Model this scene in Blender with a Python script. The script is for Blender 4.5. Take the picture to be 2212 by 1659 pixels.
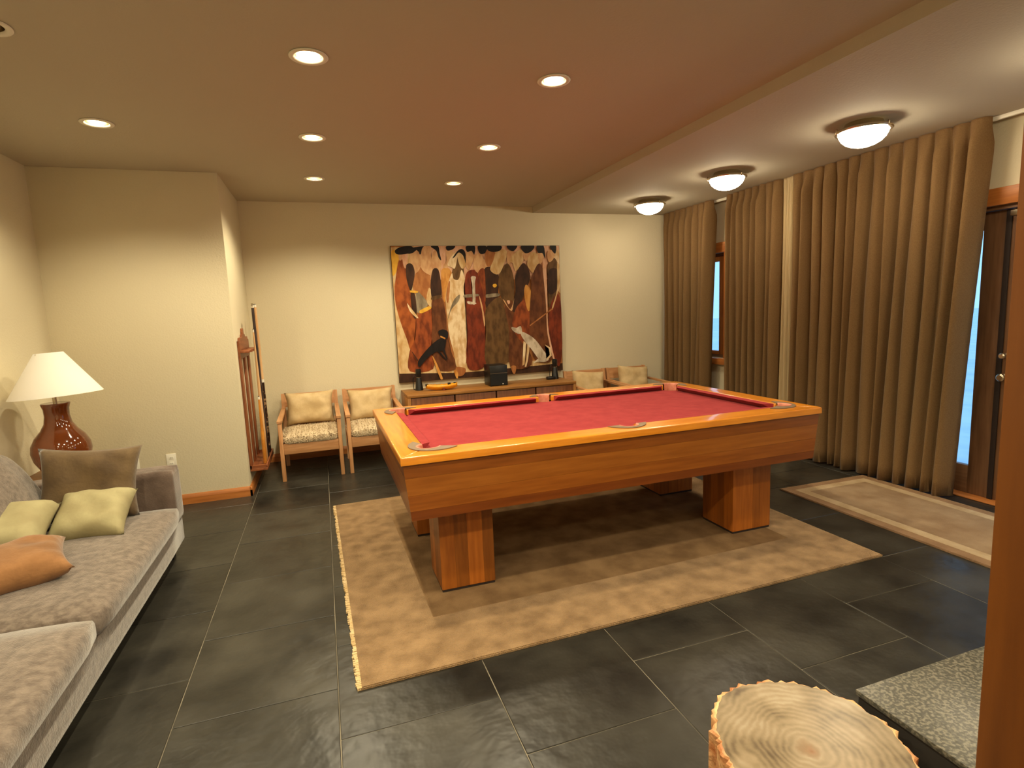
import bpy, bmesh, math, random
import numpy as np
from mathutils import Vector, Matrix
random.seed(7)
for o in list(bpy.data.objects): bpy.data.objects.remove(o)
S = bpy.context.scene
COL = S.collection
PI = math.pi

# ------------------------------------------------------------------ camera
IMG_W, IMG_H, FPX = 2212, 1659, 1201.75
YAW, PITCH, ROLL, CAM_H = 0.32344314, 0.13131962, 0.04166983, 1.5
def cam_axes():
    f = Vector((math.sin(YAW)*math.cos(PITCH), math.cos(YAW)*math.cos(PITCH), -math.sin(PITCH)))
    r = Vector((math.cos(YAW), -math.sin(YAW), 0)); d = f.cross(r)
    return r*math.cos(ROLL)+d*math.sin(ROLL), -r*math.sin(ROLL)+d*math.cos(ROLL), f
cr, cd, cf = cam_axes()
cam = bpy.data.cameras.new('camera'); camo = bpy.data.objects.new('camera', cam); COL.objects.link(camo)
camo.matrix_world = Matrix(((cr.x, -cd.x, -cf.x, 0), (cr.y, -cd.y, -cf.y, 0), (cr.z, -cd.z, -cf.z, CAM_H), (0, 0, 0, 1)))
cam.sensor_width = 36; cam.sensor_fit = 'HORIZONTAL'; cam.lens = FPX/IMG_W*36
cam.clip_start = 0.05; cam.clip_end = 300
S.camera = camo

# ------------------------------------------------------------------ world, exposure
WORLD_STRENGTH = 1.6
DOWN_W = 66.0          # each recessed downlight
DOME_E = 46.0           # emission of the glass bowls
WARM = (1.0, 0.86, 0.58)
w = bpy.data.worlds.new('sky'); S.world = w; w.use_nodes = True
bg = w.node_tree.nodes['Background']
bg.inputs['Color'].default_value = (0.30, 0.62, 1.0, 1); bg.inputs['Strength'].default_value = WORLD_STRENGTH
S.view_settings.view_transform = 'Standard'; S.view_settings.look = 'None'
S.view_settings.gamma = 1; S.view_settings.use_curve_mapping = False
S.view_settings.exposure = 0.12
S.cycles.diffuse_bounces = 8; S.cycles.max_bounces = 12

# ------------------------------------------------------------------ materials
def lin(c):
    return tuple((v/12.92 if v <= .04045 else ((v+.055)/1.055)**2.4) for v in (x/255 for x in c))
MATS = {}
def M(name, c1, c2=None, rough=.6, scale=6, stretch=(1, 1, 1), bump=0, bscale=60, metal=0, var=0, sheen=0,
      coat=0, detail=4, contrast=(.35, .65), world=False, rvar=0, spec=.5):
    """procedural principled material: two-colour noise, fine bump, per-object variation"""
    if name in MATS: return MATS[name]
    m = bpy.data.materials.new(name); m.use_nodes = True; MATS[name] = m
    nt = m.node_tree; N = nt.nodes; L = nt.links; p = N['Principled BSDF']
    p.inputs['Roughness'].default_value = rough; p.inputs['Metallic'].default_value = metal
    p.inputs['Specular IOR Level'].default_value = spec
    if sheen: p.inputs['Sheen Weight'].default_value = sheen; p.inputs['Sheen Roughness'].default_value = .4
    if coat: p.inputs['Coat Weight'].default_value = coat; p.inputs['Coat Roughness'].default_value = .08
    a = lin(c1)+(1,); b = lin(c2 or c1)+(1,)
    p.inputs['Base Color'].default_value = a
    if world: src = N.new('ShaderNodeNewGeometry').outputs['Position']
    else: src = N.new('ShaderNodeTexCoord').outputs['Object']
    mp = N.new('ShaderNodeMapping'); mp.inputs['Scale'].default_value = stretch; L.new(src, mp.inputs['Vector'])
    oi = N.new('ShaderNodeObjectInfo')
    if not world:
        mul = N.new('ShaderNodeMath'); mul.operation = 'MULTIPLY'; mul.inputs[1].default_value = 37
        L.new(oi.outputs['Random'], mul.inputs[0]); L.new(mul.outputs[0], mp.inputs['Location'])
    colout = None
    if c2:
        n = N.new('ShaderNodeTexNoise'); n.inputs['Scale'].default_value = scale; n.inputs['Detail'].default_value = detail
        L.new(mp.outputs[0], n.inputs['Vector'])
        mr = N.new('ShaderNodeMapRange'); mr.inputs[1].default_value = contrast[0]; mr.inputs[2].default_value = contrast[1]
        L.new(n.outputs['Fac'], mr.inputs[0])
        mx = N.new('ShaderNodeMix'); mx.data_type = 'RGBA'; mx.inputs[6].default_value = a; mx.inputs[7].default_value = b
        L.new(mr.outputs[0], mx.inputs[0]); colout = mx.outputs[2]
        if rvar:
            rr = N.new('ShaderNodeMapRange'); rr.inputs[3].default_value = rough-rvar; rr.inputs[4].default_value = rough+rvar
            L.new(n.outputs['Fac'], rr.inputs[0]); L.new(rr.outputs[0], p.inputs['Roughness'])
    if var:
        hv = N.new('ShaderNodeHueSaturation')
        mr2 = N.new('ShaderNodeMapRange'); mr2.inputs[3].default_value = 1-var; mr2.inputs[4].default_value = 1+var
        L.new(oi.outputs['Random'], mr2.inputs[0]); L.new(mr2.outputs[0], hv.inputs['Value'])
        if colout: L.new(colout, hv.inputs['Color'])
        else: hv.inputs['Color'].default_value = a
        colout = hv.outputs[0]
    if colout: L.new(colout, p.inputs['Base Color'])
    if bump:
        n2 = N.new('ShaderNodeTexNoise'); n2.inputs['Scale'].default_value = bscale; n2.inputs['Detail'].default_value = 3
        L.new(mp.outputs[0], n2.inputs['Vector'])
        bp = N.new('ShaderNodeBump'); bp.inputs['Strength'].default_value = bump; bp.inputs['Distance'].default_value = .01
        L.new(n2.outputs['Fac'], bp.inputs['Height']); L.new(bp.outputs[0], p.inputs['Normal'])
    return m
def EM(name, col, strength):
    m = bpy.data.materials.new(name); m.use_nodes = True; nt = m.node_tree
    nt.nodes.remove(nt.nodes['Principled BSDF'])
    e = nt.nodes.new('ShaderNodeEmission'); e.inputs[0].default_value = col+(1,); e.inputs[1].default_value = strength
    nt.links.new(e.outputs[0], nt.nodes['Material Output'].inputs[0]); MATS[name] = m
    return m
def wood(name, c1, c2, axis, rough=.4, coat=0, var=.08, scale=5):
    st = [9, 9, 9]; st['xyz'.index(axis)] = .7
    return M(name, c1, c2, rough=rough, scale=scale, stretch=tuple(st), bump=.04, bscale=9, coat=coat, var=var, detail=5, contrast=(.3, .7))

m_wall = M('wall_paint', (216, 206, 178), rough=.85, bump=.16, bscale=80, world=True, spec=.2)
m_ceil = M('ceiling_paint', (190, 182, 164), rough=.85, bump=.12, bscale=70, world=True, spec=.2)
m_slate = M('slate', (31, 30, 27), (52, 50, 44), rough=.33, scale=3.0, bump=.5, bscale=9, var=.18, world=True, detail=8, rvar=.12, spec=.35)
m_grout = M('grout', (128, 120, 104), (84, 78, 66), rough=.9, scale=3, world=True)
m_rail = {a: wood('rail_wood_'+a, (220, 140, 34), (194, 114, 22), a, rough=.28, coat=.5) for a in 'xy'}
m_apron = {a: wood('apron_wood_'+a, (160, 92, 30), (132, 70, 18), a, rough=.38, coat=.2, var=.36) for a in 'xyz'}
m_chair = {a: wood('chair_wood_'+a, (200, 150, 104), (172, 120, 74), a, rough=.5) for a in 'xyz'}
m_cons = {a: wood('console_wood_'+a, (166, 116, 58), (132, 84, 36), a, rough=.45) for a in 'xyz'}
m_consdoor = wood('console_door_wood', (128, 78, 44), (96, 54, 30), 'z', rough=.45, var=.12)
m_rack = {a: wood('rack_wood_'+a, (150, 88, 50), (118, 62, 32), a, rough=.45) for a in 'xyz'}
m_trim = {a: wood('trim_wood_'+a, (190, 120, 58), (162, 96, 42), a, rough=.45, var=.05) for a in 'xyz'}
m_door = {a: wood('door_wood_'+a, (124, 90, 64), (98, 68, 46), a, rough=.4) for a in 'xyz'}
m_post = wood('post_wood', (108, 60, 14), (88, 46, 8), 'z', rough=.4, scale=3)
m_felt = M('red_felt', (146, 52, 54), (136, 45, 48), rough=.95, scale=14, bump=.1, bscale=300, sheen=.05, spec=.05)
m_cush = M('shaded_felt', (84, 22, 28), (72, 18, 24), rough=.95, scale=14, spec=.1)  # unused felt copy with the shade of the cushion nose in its colour
m_plate = M('pocket_plate', (112, 92, 70), rough=.5)
m_leather = M('pocket_leather', (206, 132, 106), (176, 100, 78), rough=.5, scale=20)
m_dark = M('dark_shadow_gap', (34, 20, 14), rough=.8)
m_rug = M('rug_wool', (158, 128, 92), (126, 99, 68), rough=1, scale=9, bump=1, bscale=180, world=True, detail=10, spec=.05, sheen=.1)
m_rugp = M('rug_wool_darker', (146, 117, 84), (118, 92, 64), rough=1, scale=6, bump=.9, bscale=260, world=True, detail=8, spec=.05)
m_rugl = M('rug_pale_wool', (226, 200, 156), (206, 174, 124), rough=1, scale=8, bump=.9, bscale=200, world=True, spec=.05)
m_run1 = M('runner_border', (150, 120, 92), (134, 106, 80), rough=1, scale=8, bump=.8, bscale=220, world=True, spec=.05)
m_run2 = M('runner_cream', (186, 164, 132), (170, 146, 112), rough=1, scale=8, bump=.8, bscale=220, world=True, spec=.05)
m_run3 = M('runner_field', (160, 136, 108), (138, 112, 86), rough=1, scale=5, bump=.8, bscale=220, world=True, spec=.05)
m_curt = M('curtain_cloth', (166, 132, 90), (154, 121, 82), rough=.9, scale=140, bump=.1, bscale=400, sheen=.25, spec=.15)
m_lining = M('curtain_lining', (236, 218, 176), (222, 200, 154), rough=.9, scale=20, stretch=(1, 8, .2))
m_white = M('white_plastic', (232, 228, 214), rough=.4)
m_black = M('black_plastic', (16, 15, 15), rough=.35)
m_steel = M('brushed_steel', (196, 184, 160), rough=.28, metal=1)
m_sofa = M('taupe_velvet', (120, 108, 98), (92, 81, 73), rough=.85, scale=34, bump=.3, bscale=140, sheen=.6, detail=8, spec=.15)
m_sofad = M('taupe_velvet_dark', (112, 96, 86), (84, 70, 62), rough=.85, scale=7, bump=.25, bscale=90, sheen=.5, detail=8, spec=.15)
m_pbrown = M('pillow_brown', (104, 84, 56), (84, 66, 44), rough=.9, scale=9, bump=.2, bscale=60, sheen=.3)
m_pcream = M('pillow_cream', (158, 150, 112), (144, 134, 98), rough=.85, scale=9, bump=.1, bscale=60)
m_ptan = M('pillow_tan', (142, 100, 60), (118, 80, 44), rough=.9, scale=9, bump=.2, bscale=60, sheen=.3)
m_pchair = M('chair_pillow_cloth', (204, 180, 138), (184, 158, 114), rough=.9, scale=9, bump=.15, bscale=60)
m_fleece = M('sheepskin', (210, 192, 162), (194, 174, 144), rough=1, scale=60, bump=1, bscale=90, spec=.05)
m_vase = M('brown_glaze', (122, 62, 26), (94, 44, 16), rough=.08, scale=4, coat=.6)
m_granite = M('granite', (62, 61, 54), (104, 100, 88), rough=.3, scale=110, detail=6, bump=.06, bscale=90, contrast=(.46, .60))
m_hbase = M('hearth_base_stone', (40, 37, 33), (30, 28, 25), rough=.7, scale=5)
m_bark = M('petrified_bark', (214, 172, 122), (150, 84, 40), rough=.55, scale=14, bump=1, bscale=30)
m_snow = M('snow', (226, 236, 246), (205, 220, 240), rough=.9, scale=2)
m_trunk = M('tree_bark', (58, 56, 58), (36, 36, 38), rough=.9, scale=8)
m_yel = M('yellow_lacquer', (240, 168, 30), (222, 140, 16), rough=.35, scale=8)
m_redbr = M('red_brown', (110, 40, 16), rough=.5)
m_gloss = M('reflector', (240, 230, 205), rough=.18, metal=1)
m_lens = EM('bulb_glow', (1.0, .86, .58), 40)
m_dome = EM('dome_glow', (1.0, .84, .58), DOME_E)
m_shade = M('lamp_shade_linen', (250, 248, 244), rough=.9, bump=.05, bscale=200)
nt = m_shade.node_tree; p = nt.nodes['Principled BSDF']
tr = nt.nodes.new('ShaderNodeBsdfTranslucent'); tr.inputs[0].default_value = (.95, .93, .90, 1)
mxs = nt.nodes.new('ShaderNodeMixShader'); mxs.inputs[0].default_value = .35
nt.links.new(p.outputs[0], mxs.inputs[1]); nt.links.new(tr.outputs[0], mxs.inputs[2]); nt.links.new(mxs.outputs[0], nt.nodes['Material Output'].inputs[0])
m_glass = bpy.data.materials.new('window_glass'); m_glass.use_nodes = True; nt = m_glass.node_tree
nt.nodes.remove(nt.nodes['Principled BSDF'])
tb = nt.nodes.new('ShaderNodeBsdfTransparent'); gb = nt.nodes.new('ShaderNodeBsdfGlossy'); gb.inputs['Roughness'].default_value = .02
mg = nt.nodes.new('ShaderNodeMixShader')
mg.inputs[0].default_value = .07; nt.links.new(tb.outputs[0], mg.inputs[1]); nt.links.new(gb.outputs[0], mg.inputs[2])
nt.links.new(mg.outputs[0], nt.nodes['Material Output'].inputs[0])

# ------------------------------------------------------------------ mesh helpers
def bm_box(bm, x0, x1, y0, y1, z0, z1, bev=0, seg=2):
    vs = [bm.verts.new(c) for c in ((x0, y0, z0), (x1, y0, z0), (x1, y1, z0), (x0, y1, z0), (x0, y0, z1), (x1, y0, z1), (x1, y1, z1), (x0, y1, z1))]
    fs = [bm.faces.new([vs[i] for i in q]) for q in ((3, 2, 1, 0), (4, 5, 6, 7), (0, 1, 5, 4), (1, 2, 6, 5), (2, 3, 7, 6), (3, 0, 4, 7))]
    if bev:
        es = list({e for f in fs for e in f.edges})
        bmesh.ops.bevel(bm, geom=es, offset=bev, segments=seg, affect='EDGES', profile=.5)
def bm_hex(bm, bot, top):
    """hexahedron from 4 bottom and 4 top points (ccw)"""
    vs = [bm.verts.new(c) for c in list(bot)+list(top)]
    for q in ((3, 2, 1, 0), (4, 5, 6, 7), (0, 1, 5, 4), (1, 2, 6, 5), (2, 3, 7, 6), (3, 0, 4, 7)): bm.faces.new([vs[i] for i in q])
def bm_prism(bm, pts, z0, z1, plane='xy'):
    """extrude polygon; plane 'xy': (x,y,z) ; 'xz': polygon in x,z extruded along y ; 'yz': polygon in y,z along x"""
    f = {'xy': lambda a, b, h: (a, b, h), 'xz': lambda a, b, h: (a, h, b), 'yz': lambda a, b, h: (h, a, b)}[plane]
    lo = [bm.verts.new(f(a, b, z0)) for a, b in pts]; hi = [bm.verts.new(f(a, b, z1)) for a, b in pts]
    n = len(pts)
    bm.faces.new(lo[::-1]); bm.faces.new(hi)
    for i in range(n): bm.faces.new((lo[i], lo[(i+1) % n], hi[(i+1) % n], hi[i]))
def bm_lathe(bm, prof, n=32, cx=0, cy=0, cap0=True, cap1=True):
    rings = []
    for r, z in prof:
        rings.append([bm.verts.new((cx+r*math.cos(2*PI*i/n), cy+r*math.sin(2*PI*i/n), z)) for i in range(n)])
    for a, b in zip(rings, rings[1:]):
        for i in range(n): bm.faces.new((a[i], a[(i+1) % n], b[(i+1) % n], b[i]))
    if cap0: bm.faces.new(rings[0][::-1])
    if cap1: bm.faces.new(rings[-1])
def bm_tube(bm, pts, rad, n=8, rad2=None):
    pts = [Vector(p) for p in pts]; rings = []
    for i, p in enumerate(pts):
        t = (pts[min(i+1, len(pts)-1)]-pts[max(i-1, 0)]).normalized()
        u = t.orthogonal().normalized() if i == 0 else (u-t*u.dot(t)).normalized()
        v = t.cross(u); r = rad if rad2 is None else rad+(rad2-rad)*i/(len(pts)-1)
        rings.append([bm.verts.new(p+u*r*math.cos(2*PI*k/n)+v*r*math.sin(2*PI*k/n)) for k in range(n)])
    for a, b in zip(rings, rings[1:]):
        for k in range(n): bm.faces.new((a[k], a[(k+1) % n], b[(k+1) % n], b[k]))
    bm.faces.new(rings[0][::-1]); bm.faces.new(rings[-1])
def obj(name, bm, mat, parent=None, smooth=False, loc=None, rot=None):
    bmesh.ops.recalc_face_normals(bm, faces=bm.faces[:])
    me = bpy.data.meshes.new(name); bm.to_mesh(me); bm.free()
    if smooth is True:
        for p in me.polygons: p.use_smooth = True
    o = bpy.data.objects.new(name, me); COL.objects.link(o)
    if mat: me.materials.append(mat)
    if smooth == 'auto':
        for p in me.polygons: p.use_smooth = True
        me.set_sharp_from_angle(angle=math.radians(35))
    if parent: o.parent = parent
    if loc: o.location = loc
    if rot: o.rotation_euler = rot
    return o
def box(name, x0, x1, y0, y1, z0, z1, mat, parent=None, bev=0, seg=2):
    bm = bmesh.new(); bm_box(bm, x0, x1, y0, y1, z0, z1, bev, seg)
    return obj(name, bm, mat, parent, 'auto' if bev else False)
def tag(o, label, cat, group=None):
    o['label'] = label; o['category'] = cat
    if group: o['group'] = group
    return o
def thing(name, label, cat, loc=(0, 0, 0), rz=0, group=None):
    o = bpy.data.objects.new(name, None); COL.objects.link(o); o.location = loc; o.rotation_euler = (0, 0, rz)
    o.empty_display_size = .1
    return tag(o, label, cat, group)
def struct(o, label):
    o['kind'] = 'structure'; o['label'] = label
    return o
def dup(root, loc, rz=0, label=None):
    r = root.copy(); COL.objects.link(r); r.location = loc; r.rotation_euler = (0, 0, rz)
    if label: r['label'] = label
    for ch in list(root.children):
        c = ch.copy(); COL.objects.link(c); c.parent = r
        for g in list(ch.children):
            d = g.copy(); COL.objects.link(d); d.parent = c
    return r
def cut(o, cutters):
    """boolean difference, applied; the cutting bodies are deleted"""
    for c in cutters:
        md = o.modifiers.new('cut', 'BOOLEAN'); md.operation = 'DIFFERENCE'; md.object = c; md.solver = 'EXACT'
    dg = bpy.context.evaluated_depsgraph_get(); ev = o.evaluated_get(dg)
    me = bpy.data.meshes.new_from_object(ev); o.modifiers.clear(); old = o.data; o.data = me; me.name = old.name
def cylinder_cutters(pts, r, z0, z1, n=32):
    out = []
    for x, y in pts:
        bm = bmesh.new(); bm_lathe(bm, [(r, z0), (r, z1)], n, x, y); out.append(obj('cutter', bm, None))
    return out
def drop(os):
    for c in os: bpy.data.objects.remove(c)
def bm_pillow(bm, w, h, t, n=18, pinch=.10, seed=0, wr=.006):
    """stuffed cushion in the xz plane, thickness along y"""
    rnd = random.Random(seed); ph = [rnd.uniform(0, 6.28) for _ in range(6)]
    grid = {}
    for side in (1, -1):
        for i in range(n+1):
            for j in range(n+1):
                u = -1+2*i/n; v = -1+2*j/n
                edge = i in (0, n) or j in (0, n)
                if side == -1 and edge: grid[side, i, j] = grid[1, i, j]; continue
                x = u*w/2*(1-pinch*(1-v*v)*abs(u)**3*.9); z = v*h/2*(1-pinch*(1-u*u)*abs(v)**3*.9)
                b = max(0, (1-u**4)*(1-v**4))**.55
                y = side*t/2*b
                if not edge: y += wr*b*(math.sin(7*u+ph[0])*math.sin(5*v+ph[1])+.7*math.sin(11*u*v+ph[2]+4*v))*side
                grid[side, i, j] = bm.verts.new((x, y, z))
    for side in (1, -1):
        for i in range(n):
            for j in range(n):
                q = [grid[side, i, j], grid[side, i+1, j], grid[side, i+1, j+1], grid[side, i, j+1]]
                if len(set(q)) == 4: bm.faces.new(q)
def soft_box(name, x0, x1, y0, y1, z0, z1, r, mat, parent=None, puff=.02, seed=0, seg=4):
    """upholstered block: rounded edges and a slightly domed top"""
    bm = bmesh.new(); bm_box(bm, x0, x1, y0, y1, z0, z1)
    bmesh.ops.subdivide_edges(bm, edges=bm.edges[:], cuts=9, use_grid_fill=True)
    rnd = random.Random(seed); ph = [rnd.uniform(0, 6.28) for _ in range(4)]
    c = Vector(((x0+x1)/2, (y0+y1)/2, (z0+z1)/2)); hs = Vector(((x1-x0)/2, (y1-y0)/2, (z1-z0)/2))
    for v in bm.verts:
        q = v.co-c; inner = Vector([max(-hs[i]+r, min(hs[i]-r, q[i])) for i in range(3)]); dlt = q-inner
        if dlt.length > 1e-6: q = inner+dlt.normalized()*r
        u = Vector((q.x/hs.x, q.y/hs.y, q.z/hs.z))
        q.z += puff*max(0, u.z)*(1-u.x**4)*(1-u.y**4)+.004*math.sin(6*u.x+ph[0])*math.sin(8*u.y+ph[1])*max(0, u.z)
        q.x += puff*.5*u.x*(1-u.z*u.z)*(1-u.y**4)
        v.co = c+q
    return obj(name, bm, mat, parent, True)

# ------------------------------------------------------------------ room shell
XL, XR, YB, YF, ZC, ZS = -1.97, 4.42, 6.33, -2.5, 2.70, 2.633
AX, AY = -0.70, 5.172                     # projecting corner block at the far left
SOFX = 2.465
floor = box('floor', XL-.12, XR+.12, YF-.12, YB+.12, -.12, -.0035, m_grout); struct(floor, 'dark slate tiled floor with thin pale grout lines')
G = .0022
def clip_rects(x0, x1, y0, y1):
    x0 = max(x0, XL); x1 = min(x1, XR); y1 = min(y1, YB); y0 = max(y0, YF)
    if x1-x0 < .02 or y1-y0 < .02: return []
    if y1 > AY and x0 < AX:
        out = []
        if y0 < AY: out.append((x0, x1, y0, AY))
        if x1 > AX: out.append((AX, x1, max(y0, AY), y1))
        return out
    return [(x0, x1, y0, y1)]
tile_mesh = {}
for i in range(-3, 10):
    tx0 = -.654+.5985*i; ph = 2.226 if i % 2 == 0 else 1.932
    for j in range(-8, 9):
        ty0 = ph+.6*j
        for (a, b, c, d) in clip_rects(tx0, tx0+.5985, ty0, ty0+.6):
            sx, sy = round(b-a-2*G, 4), round(d-c-2*G, 4)
            if sx <= .01 or sy <= .01: continue
            if (sx, sy) not in tile_mesh:
                bm = bmesh.new(); bm_box(bm, -sx/2, sx/2, -sy/2, sy/2, -.012, 0, .0016, 1)
                bmesh.ops.recalc_face_normals(bm, faces=bm.faces[:])
                me = bpy.data.meshes.new('tile'); bm.to_mesh(me); bm.free(); me.materials.append(m_slate); tile_mesh[sx, sy] = me
            t = bpy.data.objects.new('tile', tile_mesh[sx, sy]); COL.objects.link(t); t.parent = floor
            t.location = ((a+b)/2, (c+d)/2, random.uniform(-.0006, .0004))
            t.rotation_euler = (random.uniform(-.0012, .0012), random.uniform(-.0012, .0012), 0)
DOWN = [(x, y) for y in (5.256, 4.10, 2.88, 1.66, .44, -.78, -2.0) for x in (.043, 1.27)]+[(-1.158, 4.05), (-1.158, 2.885), (-1.158, 1.66), (-1.158, .44), (-1.158, -.78)]  # rows behind the camera are unseen lamps added for fill light
ceil = box('ceiling', XL-.12, SOFX, YF-.12, YB+.12, ZC, ZC+.18, m_ceil)
cc = cylinder_cutters(DOWN, .066, ZC-.05, ZC+.25, 40); cut(ceil, cc); drop(cc)
struct(ceil, 'plain beige plaster ceiling with recessed lights')
box('soffit', SOFX, XR+.12, YF-.12, YB+.12, ZS, ZC+.18, m_ceil, ceil)
struct(box('wall_left', XL-.12, XL, YF, AY, 0, ZC, m_wall), 'cream textured wall behind the sofa')
struct(box('wall_jog', XL-.12, AX, AY, YB+.12, 0, ZC, m_wall, bev=.004), 'cream projecting wall block beside the cue rack')
struct(box('wall_back', AX, XR+.12, YB, YB+.12, 0, ZC, m_wall), 'cream back wall carrying the large painting')
struct(box('wall_front', XL-.12, XR+.12, YF-.12, YF, 0, ZC, m_wall), 'cream wall opposite the painting')
WY0, WY1, WZ0, WZ1 = 5.345, 6.05, .845, 2.06        # window opening
DY0, DY1, DZ1 = 1.58, 3.50, 2.07                     # double door opening
bm = bmesh.new()
for (a, b, c, d) in ((YF, DY0, 0, ZS), (DY0, DY1, DZ1, ZS), (DY1, WY0, 0, ZS), (WY0, WY1, 0, WZ0), (WY0, WY1, WZ1, ZS), (WY1, YB, 0, ZS)):
    bm_box(bm, XR, XR+.12, a, b, c, d)
struct(obj('wall_right', bm, m_wall), 'cream window wall behind the brown curtains')
# baseboards: rounded-top stained boards
def bb_prof(sgn, base):  # profile in (offset, z)
    return [(base, 0), (base+sgn*.016, 0), (base+sgn*.016, .055), (base+sgn*.012, .068), (base+sgn*.006, .082), (base, .085)]
bm = bmesh.new(); bm_prism(bm, bb_prof(-1, AY), XL, AX+.016, 'yz')
bm_prism(bm, bb_prof(1, AX), AY-.016, YB, 'xz')
struct(obj('baseboard_left', bm, m_trim['x']), 'stained wood baseboard around the projecting wall block')
bm = bmesh.new(); bm_prism(bm, bb_prof(-1, YB), AX+.016, XR, 'yz')
struct(obj('baseboard_back', bm, m_trim['x']), 'stained wood baseboard along the back wall')
bm = bmesh.new(); bm_prism(bm, bb_prof(1, XL), YF, AY-.016, 'xz')
struct(obj('baseboard_side', bm, m_trim['y']), 'stained wood baseboard along the sofa wall')
bm = bmesh.new(); bm_prism(bm, bb_prof(-1, XR), DY1+.1, YB-.016, 'xz'); bm_prism(bm, bb_prof(-1, XR), YF, DY0-.1, 'xz')
struct(obj('baseboard_right', bm, m_trim['y']), 'stained wood baseboard along the window wall')
# window
win = box('window_1', XR+.03, XR+.11, WY0+.001, WY0+.035, WZ0, WZ1, m_door['z']); struct(win, 'narrow wood framed window between two brown curtains')
box('window_jamb', XR+.03, XR+.11, WY1-.035, WY1-.001, WZ0, WZ1, m_door['z'], win)
box('window_head', XR+.03, XR+.11, WY0+.035, WY1-.035, WZ1-.03, WZ1-.001, m_door['y'], win)
box('window_stool', XR+.03, XR+.11, WY0+.035, WY1-.035, WZ0+.001, WZ0+.03, m_door['y'], win)
box('sash_stile', XR+.045, XR+.09, WY0+.036, WY0+.155, WZ0+.031, WZ1-.031, m_trim['z'], win, .004)
box('sash_stile', XR+.045, XR+.09, WY1-.105, WY1-.036, WZ0+.031, WZ1-.031, m_trim['z'], win, .004)
box('sash_rail', XR+.045, XR+.09, WY0+.155, WY1-.105, WZ1-.09, WZ1-.031, m_trim['y'], win, .004)
box('sash_rail', XR+.045, XR+.09, WY0+.155, WY1-.105, WZ0+.031, WZ0+.075, m_trim['y'], win, .004)
box('pane', XR+.062, XR+.068, WY0+.155, WY1-.105, WZ0+.075, WZ1-.09, m_glass, win)
box('head_casing', XR-.03, XR-.001, WY0-.14, WY1+.09, WZ1, WZ1+.115, m_trim['y'], win, .004)
box('sill', XR-.05, XR-.001, WY0-.14, WY1+.09, WZ0-.075, WZ0-.002, m_trim['y'], win, .006)
box('side_casing', XR-.02, XR-.001, WY0-.085, WY0-.002, WZ0, WZ1, m_trim['z'], win, .003)
# double glass door
def door_leaf(name, y0, y1, label):
    sw = .15
    d = box(name, XR+.035, XR+.08, y0, y0+sw, .012, DZ1-.03, m_door['z'], None, .004); struct(d, label)
    box('stile', XR+.035, XR+.08, y1-sw, y1, .012, DZ1-.03, m_door['z'], d, .004)
    box('top_rail', XR+.035, XR+.08, y0+sw, y1-sw, DZ1-.15, DZ1-.03, m_door['y'], d, .004)
    box('bottom_rail', XR+.035, XR+.08, y0+sw, y1-sw, .012, .22, m_door['y'], d, .004)
    box('pane', XR+.054, XR+.060, y0+sw, y1-sw, .22, DZ1-.15, m_glass, d)
    return d
dl = door_leaf('door_1', 2.575, DY1-.03, 'glazed wooden door leaf half hidden by the brown curtain')
dr = door_leaf('door_2', DY0+.03, 2.562, 'glazed wooden door leaf with round steel knob')
for z, r, nm in ((.90, .026, 'knob'), (1.05, .02, 'deadbolt')):
    bm = bmesh.new(); bm_lathe(bm, [(r*.9, 0), (r*.9, .006), (r*.45, .01), (r*.45, .03), (r, .038), (r, .055), (r*.7, .062)], 20)
    obj(nm, bm, m_steel, dr, 'auto', (XR+.035, 2.53, z), (0, -PI/2, 0))
box('astragal', XR+.024, XR+.034, 2.552, 2.585, .012, DZ1-.032, m_dark, dl, .002)
fr_ = box('trim_1', XR-.03, XR-.001, DY0-.10, DY1+.10, DZ1+.0, DZ1+.115, m_trim['y'], None, .004); struct(fr_, 'orange wood head casing above the double glass door')
box('side_casing', XR-.02, XR-.001, DY0-.10, DY0-.002, 0, DZ1, m_trim['z'], fr_, .003)
box('side_casing', XR-.02, XR-.001, DY1+.002, DY1+.10, 0, DZ1, m_trim['z'], fr_, .003)
box('door_head', XR+.001, XR+.11, DY0, DY1, DZ1-.028, DZ1-.001, m_door['y'], fr_)
box('door_jamb', XR+.001, XR+.11, DY0+.001, DY0+.028, 0, DZ1-.03, m_door['z'], fr_)
box('door_jamb', XR+.001, XR+.11, DY1-.028, DY1-.001, 0, DZ1-.03, m_door['z'], fr_)
box('door_closer', XR-.03, XR+.034, 2.36, 2.535, DZ1-.085, DZ1-.045, m_steel, fr_, .006)
struct(box('trim_2', XR-.06, XR+.11, DY0, DY1, .0005, .011, m_trim['y'], None, .004), 'wooden threshold strip under the glass doors')
# outdoors: snow and bare trees
sn = box('snow_ground', XR+.3, XR+60, -40, 50, -.5, -.25, m_snow); sn['kind'] = 'structure'; sn['label'] = 'snow covered ground outside the windows'
for k, (tx, ty, tr_, h) in enumerate(((9, 7.4, .10, 7), (10.5, 8.8, .14, 8), (12, 9.3, .12, 9), (13, 10.9, .16, 9), (11, 4.6, .13, 8), (14, 6.1, .15, 9), (16, 8.2, .14, 9), (9.5, 3.2, .1, 7))):
    bm = bmesh.new(); bm_tube(bm, [(0, 0, -.3), (.04, .02, h*.3), (-.03, .05, h*.6), (.05, 0, h)], tr_, 8, tr_*.35)
    for b in range(7):
        z = h*(.3+.09*b); a = b*2.4+k; bm_tube(bm, [(0, 0, z), (.6*math.cos(a), .6*math.sin(a), z+.35), (1.3*math.cos(a+.2), 1.3*math.sin(a+.2), z+.9)], tr_*.3, 6, .01)
    tag(obj('bare_tree', bm, m_trunk, None, True, (tx, ty, 0)), 'bare dark tree standing in the snow outside', 'tree', 'bare trees outside the windows')
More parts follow.
